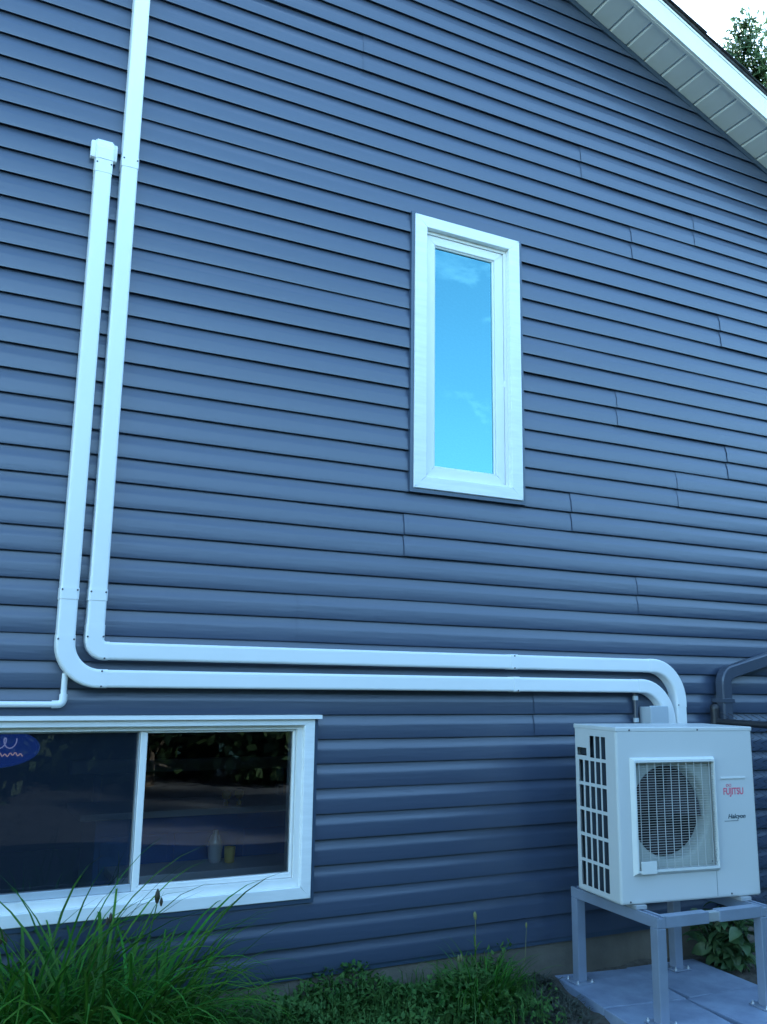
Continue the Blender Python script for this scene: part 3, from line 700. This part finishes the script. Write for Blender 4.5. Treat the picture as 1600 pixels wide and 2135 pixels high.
# grille wires
hwm = MB().tube([(gx0+.001,0,0),(gx1-.001,0,0)], .0011, 5).mesh('grille_wire', WIRE); vwm = MB().tube([(0,0,gz0+.001),(0,0,gz1-.001)], .0019, 6).mesh('grille_bar', WIRE)
nh_ = 42
for i in range(nh_): link('grille_wire', hwm, bz, (0, -.008, gz0 + (gz1-gz0)*(i+.5)/nh_))
for i in range(10): link('grille_bar', vwm, bz, (gx0 + (gx1-gx0)*(i+.55)/10.1, -.0108, 0))
MB().rbox(.101, .186, -.0250, -.0202, .136, .192, .002).build('name_plate', ACB, ac)
# seams, screws, ridge, knob, lid
b = MB(); b.box(.5415, .5430, -.0008, -.0002, .012, .125); b.build('panel_seam', INK, ac)
b = MB().rbox(-.002, AW+.002, -.002, AD+.002, AH-.020, AH+.002, .006, 3); b.build('lid', PAINT, ac)
ASC = MB().lathe([(.0045, 0), (.0045, -.0012), (.0001, -.0025)], axis='Y', n=8).mesh('screw', SCR)
for x, z, y in ((.075,.791,-.0022),(.470,.791,-.0022),(.050,.014,-.0002),(.625,.018,-.0002)): link('screw', ASC, ac, (x, y, z))
for x, z in ((.525,.622),(.525,.170),(.108,.622)): link('screw', ASC, ac, (x, .004, z))
b = MB().rbox(.596, .745, -.0045, -.0002, .553, .562, .0015); b.build('logo_ridge', ACB, ac)
MB().rbox(AW+.0002, AW+.022, .05, .09, .26, .285, .004).build('service_valve_knob', ACB, ac)
def text(body, size, x, z, m_, parent, name, shear=0, ys=1, xs=1):
    cu_ = bpy.data.curves.new('t', 'FONT'); cu_.body = body; cu_.size = size; cu_.shear = shear; cu_.extrude = .0003; cu_.align_x = 'CENTER'; cu_.align_y = 'CENTER'; cu_.offset = .0008
    o = bpy.data.objects.new('t', cu_); COL.objects.link(o); dg = bpy.context.evaluated_depsgraph_get(); me = bpy.data.meshes.new_from_object(o.evaluated_get(dg)); bpy.data.objects.remove(o)
    me.materials.clear(); me.materials.append(m_); o = link(name, me, parent, (x, -.0008, z)); o.rotation_euler = (R_(90), 0, 0); o.scale = (xs, ys, 1); return o
text('FUJITSU', .036, .669, .492, RED, ac, 'brand_lettering', ys=1.25)
MB().tube([(.642 + .0145*math.sin(2*math.pi*k/24), -.0010, .522 + .0060*math.sin(4*math.pi*k/24)) for k in range(25)], .0011, 4).build('brand_emblem', RED, ac)
text('Halcyon', .032, .680, .374, INK, ac, 'model_lettering', shear=.25, ys=.9)
MB().box(.606, .690, -.0009, -.0003, .352, .3545).build('model_underline', INK, ac)
for x in (.10, .70): MB().rbox(x-.03, x+.03, -.012, AD+.012, -.018, -.0005, .002).build('base_foot', GALV, ac)

# ------------------------------------------------------------------ plants
def blade_mesh(ln, wd, up, curl, name='leaf', m_=None):
    b = MB(); n = 9; vv = []; p = Vector((0,0,0)); ang = up
    for i in range(n+1):
        t = i/n; wv = wd * (.55 + .9*t - 1.45*t*t) if t > .3 else wd * (.55+.9*t-1.45*t*t)
        wv = max(wv, .0006); d_ = Vector((math.cos(ang), 0, math.sin(ang))); nrm = Vector((-math.sin(ang), 0, math.cos(ang)))
        vv += [p + Vector((0, wv/2, 0)) + nrm*wv*.25, p, p + Vector((0, -wv/2, 0)) + nrm*wv*.25]
        p = p + d_ * ln/n; ang -= curl/n * (.4 + 1.3*t)
    b.add(vv, [(i*3+j, i*3+j+1, i*3+j+4, i*3+j+3) for i in range(n) for j in range(2)], True)
    me = bpy.data.meshes.new(name); me.from_pydata(b.v, [], b.f); me.materials.append(m_ or LEAF); me.polygons.foreach_set('use_smooth', b.sm); return me
BL = [blade_mesh(random.uniform(.50,.80), random.uniform(.010,.018), R_(random.uniform(60,88)), R_(random.uniform(40,200))) for _ in range(26)]
def clump(loc, n, rad, sc, label, scl=(.6,1.05)):
    c_ = empty('daylily_clump', loc); tag(c_, label, 'plant')
    for i in range(n):
        a = random.uniform(0, 2*math.pi); r_ = rad*math.sqrt(random.random())
        o = link('leaf', random.choice(BL), c_, (r_*math.cos(a), r_*math.sin(a)*.7, 0)); s_ = sc*random.uniform(*scl); o.scale = (s_, sc*random.uniform(.8,1.25), s_*random.uniform(.85,1.1)); o.rotation_euler = (random.gauss(0,.08), random.gauss(0,.12), a + random.gauss(0,.5))
    return c_
c1 = clump((.64, -.44, -.04), 298, .24, 1.36, 'big daylily clump of arching strap leaves in front of the basement window')
c0 = clump((.16, -.38, -.04), 295, .22, 1.16, 'daylily clump partly hidden, beside the bigger clump under the basement window')
c3 = clump((.90, -.32, -.03), 230, .18, .95, 'lower daylily clump on the paving-slab side of the big clump')
c4 = clump((.44, -.26, -.03), 295, .22, 1.34, 'daylily clump close to the wall behind the big clump')
c2 = clump((2.42, -.25, -.03), 280, .15, .50, 'small daylily clump against the siding near the paving slabs')
def stalk(parent, pts, m1, bud, bm_, r=.003):
    s_ = MB().tube(pts, [r, r*.8, r*.7], 6).build('stalk', m1, parent)
    e = Vector(pts[-1])
    for (dx, dy, dz, sc) in bud:
        MB().lathe([(.0001,0),(.005*sc,.006*sc),(.0085*sc,.020*sc),(.006*sc,.034*sc),(.0001,.045*sc)], (e.x+dx, e.y+dy, e.z+dz), n=8).build('seed_pod', bm_, s_)
# stalks with dark buds on the big clump (local to clump)
stalk(c1, [(.05,.0,0),(.15,.01,.36),(.215,.015,.665)], LEAF, [(0,0,0,1.3),(.016,0,-.010,.8)], BUD)
stalk(c0, [(.02,.02,0),(.10,.03,.30),(.155,.03,.56)], LEAF, [(0,0,0,1.2),(.016,0,-.006,.8)], BUD)
stalk(c1, [(-.02,.05,0),(.0,.06,.35),(.055,.07,.60)], LEAF, [(0,0,0,.9),(-.012,0,-.006,.7)], BUD)
stalk(c2, [(.02,.02,0),(.004,.03,.22),(.002,.03,.395)], BUDY, [(0,0,0,.95),(-.006,0,.012,.7)], BUDY, .002)
stalk(c2, [(.20,.02,0),(.285,.03,.20),(.295,.03,.33)], BUDY, [(0,0,0,.7)], BUDY, .0016)
stalk(c2, [(-.07,.0,0),(-.10,.0,.14),(-.105,.0,.245)], BUDY, [(-.005,0,-.012,.75),(.008,0,-.010,.75)], BUDY, .0016)
# leaves on the middle stalk
for (x, z, a) in ((.0,.25,0),(.0,.26,2.6),(.0,.23,4.2),(.0,.275,1.2)):
    o = link('leaf', BL[3], c2, (x, .03, z)); o.scale = (.10,.7,.09); o.rotation_euler = (0,0,a)

# low weeds between the clumps: broad little leaves, too many to count
def scatter_leaves(n, xf, hmax, size, seed):
    rnd = random.Random(seed); b = MB()
    for _ in range(n):
        x, y = xf(rnd)
        z = bedz(x, y) + hmax * rnd.random()**1.4 * (.55 + .45*math.sin(x*7+1.3)*math.cos(y*11))
        s_ = size * rnd.uniform(.5, 1.3); a = rnd.uniform(0, 2*math.pi); ti = rnd.uniform(-.2, 1.0)
        u = Vector((math.cos(a)*math.cos(ti), math.sin(a)*math.cos(ti), math.sin(ti))); v = Vector((-math.sin(a), math.cos(a), rnd.uniform(-.4,.4))).normalized()
        c_ = Vector((x, y, z)); 
        b.add([c_, c_+u*s_*.5+v*s_*.28, c_+u*s_, c_+u*s_*.5-v*s_*.28], [(0,1,2),(0,2,3)])
    return b
b = scatter_leaves(17000, lambda r: (r.uniform(.95, 2.60 + .15*r.random()), -abs(r.gauss(0,.22))-.015), .235, .032, 3)
me = bpy.data.meshes.new('weeds'); me.from_pydata(b.v, [], b.f); me.materials.append(WEED); wd_ = link('weeds', me); tag(wd_, 'low dark green weeds covering the bed below the siding', 'weeds', kind='stuff')
# tufts of thin grass among the weeds
b = MB(); rnd = random.Random(5)
for _ in range(900):
    x, y = rnd.uniform(.9, 2.72), -abs(rnd.gauss(0, .25)) - .02; z = bedz(x, y); a = rnd.uniform(0, 6.28); h = rnd.uniform(.05, .24); l = rnd.uniform(.02, .12)
    dx, dy = math.cos(a), math.sin(a); w_ = .0022
    q = [Vector((x, y, z)), Vector((x+dx*l*.35, y+dy*l*.35, z+h*.7)), Vector((x+dx*l, y+dy*l, z+h*.85))]
    sdv = Vector((-dy, dx, 0))*w_
    b.add([q[0]-sdv, q[0]+sdv, q[1]+sdv, q[1]-sdv, q[2]], [(0,1,2,3),(3,2,4)])
me = bpy.data.meshes.new('grass_tufts'); me.from_pydata(b.v, [], b.f); me.materials.append(WEED); wd_ = link('grass_tufts', me); tag(wd_, 'thin green grass blades among the weeds', 'grass', kind='stuff')
# dry clippings beside the slabs
b = MB(); rnd = random.Random(9)
for _ in range(3800):
    y = -abs(rnd.gauss(.06, .32)); x = rnd.uniform(2.55, 2.96 + .2*min(0, y + .1)) ; z = bedz(x, y) + .012*rnd.random() + .004; a = rnd.uniform(0, 6.28); l = rnd.uniform(.02, .07); w_ = rnd.uniform(.001, .0028); e_ = rnd.uniform(-.01, .025)
    dx, dy = math.cos(a)*l, math.sin(a)*l; s_ = Vector((-math.sin(a), math.cos(a), 0))*w_; p0, p1 = Vector((x,y,z)), Vector((x+dx,y+dy,z+e_))
    b.add([p0-s_, p0+s_, p1+s_, p1-s_], [(0,1,2,3)])
me = bpy.data.meshes.new('dry_clippings'); me.from_pydata(b.v, [], b.f); me.materials.append(STRAW); wd_ = link('dry_clippings', me); tag(wd_, 'dry grass clippings on the soil beside the paving slabs', 'clippings', kind='stuff')

# leafy shrub beyond the stand, by the fence
shb = empty('leafy_shrub', (4.04, -.22, -.05)); tag(shb, 'broad-leaved green shrub behind the steel stand at the fence foot', 'shrub')
def broad_leaf():
    b = MB(); vv = []; n = 6
    for i in range(n+1):
        t = i/n; wv = .035*math.sin(math.pi*min(1, t*.94+.06))**.8*(1-t*.35); zc = .025*math.sin(t*2.4) - .03*t*t
        vv += [(t*.11, wv, zc+.008), (t*.11, 0, zc), (t*.11, -wv, zc+.008)]
    b.add(vv, [(i*3+j, i*3+j+1, i*3+j+4, i*3+j+3) for i in range(n) for j in range(2)], True)
    me = bpy.data.meshes.new('leaf'); me.from_pydata(b.v, [], b.f); me.materials.append(SHRUB); me.polygons.foreach_set('use_smooth', b.sm); return me
BLF = broad_leaf(); rnd = random.Random(12)
for i in range(21):
    a = rnd.uniform(0, 6.28); r_ = rnd.uniform(.03,.21); tip = (r_*math.cos(a), r_*math.sin(a)*.7, rnd.uniform(.10,.34))
    MB().tube([(tip[0]*.2, tip[1]*.2, 0), (tip[0]*.6, tip[1]*.6, tip[2]*.55), tip], [.005,.004,.002], 5).build('stem', BARK if i % 3 else SHRUB, shb)
    for k in range(14):
        t = rnd.uniform(.15, 1); o = link('leaf', BLF, shb, (tip[0]*t + rnd.gauss(0,.03), tip[1]*t + rnd.gauss(0,.03), tip[2]*t + rnd.gauss(0,.02))); s_ = rnd.uniform(.5,1.15); o.scale = (s_,s_,s_); o.rotation_euler = (rnd.gauss(0,.5), rnd.uniform(-.4,.9), rnd.uniform(0,6.28))

# ------------------------------------------------------------------ trees
def tree(name, loc, h, crown, nleaf, lsize, m_, label, group=None, seed=1, trunk_r=.18, clumps=60, crad=.7, cat='tree'):
    """crown: (rx, ry, z0, z1) envelope above loc"""
    rnd = random.Random(seed); t = empty(name, loc); tag(t, label, cat, group)
    b = MB(); b.tube([(0,0,-.1),(rnd.gauss(0,.1),rnd.gauss(0,.1),h*.35),(rnd.gauss(0,.2),rnd.gauss(0,.2),h*.7),(0,0,h*.97)], [trunk_r, trunk_r*.75, trunk_r*.4, .02], 8)
    rx_, ry_, z0, z1 = crown; cs = []
    for i in range(clumps):
        f = rnd.random()**.8; z = z0 + (z1-z0)*f; env = (math.sin(math.pi*(.12+.80*f))**.7) * (1 - .35*f); a = rnd.uniform(0, 6.28); q = math.sqrt(rnd.uniform(.15, 1))
        c_ = Vector((rx_*env*q*math.cos(a), ry_*env*q*math.sin(a), z)); cs.append(c_)
        if i % 2 == 0: b.tube([(0,0,max(.3, z - rnd.uniform(.8, 2.0)*rx_*.6)), tuple(c_*.55 + Vector((0,0,z*.4))), tuple(c_)], [trunk_r*.22, trunk_r*.13, .008], 5, False)
    b.build('trunk', BARK, t); vv = []; ff = []
    for _ in range(nleaf):
        c_ = rnd.choice(cs); d_ = Vector((rnd.gauss(0,1), rnd.gauss(0,1), rnd.gauss(0,.8))).normalized() * crad * rnd.random()**.6; p = c_ + d_
        u = Vector((rnd.gauss(0,1), rnd.gauss(0,1), rnd.gauss(0,1))).normalized(); v = u.orthogonal().normalized(); s_ = lsize*rnd.uniform(.6,1.3); k = len(vv)
        vv += [tuple(p), tuple(p+u*s_*.5+v*s_*.3), tuple(p+u*s_), tuple(p+u*s_*.5-v*s_*.3)]; ff += [(k,k+1,k+2),(k,k+2,k+3)]
    me = bpy.data.meshes.new('crown'); me.from_pydata(vv, [], ff); me.materials.append(m_); cr_ = link('crown', me, t); cr_['kind'] = 'stuff'
    return t
tree('poplar_tree', (17.0, 14.0-DIST, -.1), 18.2, (1.25, 1.25, 9, 18.2), 15000, .19, TREE, 'slender sunlit tree rising behind the roof edge', None, 21, .2, 60, .45)
tree('poplar_tree', (18.6, 13.6-DIST, -.1), 19.2, (1.3, 1.3, 8, 19.2), 15000, .19, TREE, 'taller dark tree beside the slender one behind the roof edge', None, 33, .22, 60, .5)
# the wooded edge across the driveway, seen reflected in the basement panes, with added side trees
def tree_copy(src, loc, rz, s_):
    r = src.copy(); COL.objects.link(r); r.location = loc; r.rotation_euler = (0,0,rz); r.scale = (s_,)*3
    for ch in src.children: c_ = ch.copy(); COL.objects.link(c_); c_.parent = r
    return r
src = tree('hedge_tree', (3, -9.7, -.1), 4.4, (2.1, 1.6, -.2, 4.4), 11000, .24, HEDGE, 'bushy tree across the driveway facing the house', 'trees across the driveway', 41, .12, 60, .7)
hx_ = [(-8.2, -12.5), (-5.4, -12.1), (-2.6, -12.6), (.2, -12.2), (5.7, -12.5), (8.4, -12.1), (11.2, -12.6), (14, -12.2), (16.9, -12.0), (19.8, -11.5), (22.6, -10.8)]  # right-hand end of the row extended out of view to dim siding reflections
hx_ = [(x, y + 2.5) for x, y in hx_]; hx_ += [(x + 1.4, y - 2.2) for x, y in hx_] + [(11.5, -1.6), (11.8, -4.2), (12.3, -6.9), (12.0, -9.4)]  # closing side trees are unseen, added to darken what the siding reflects
for i, (x, y) in enumerate(hx_): tree_copy(src, (x, y, -.1), i*1.3, .85 + .1*(i % 3))
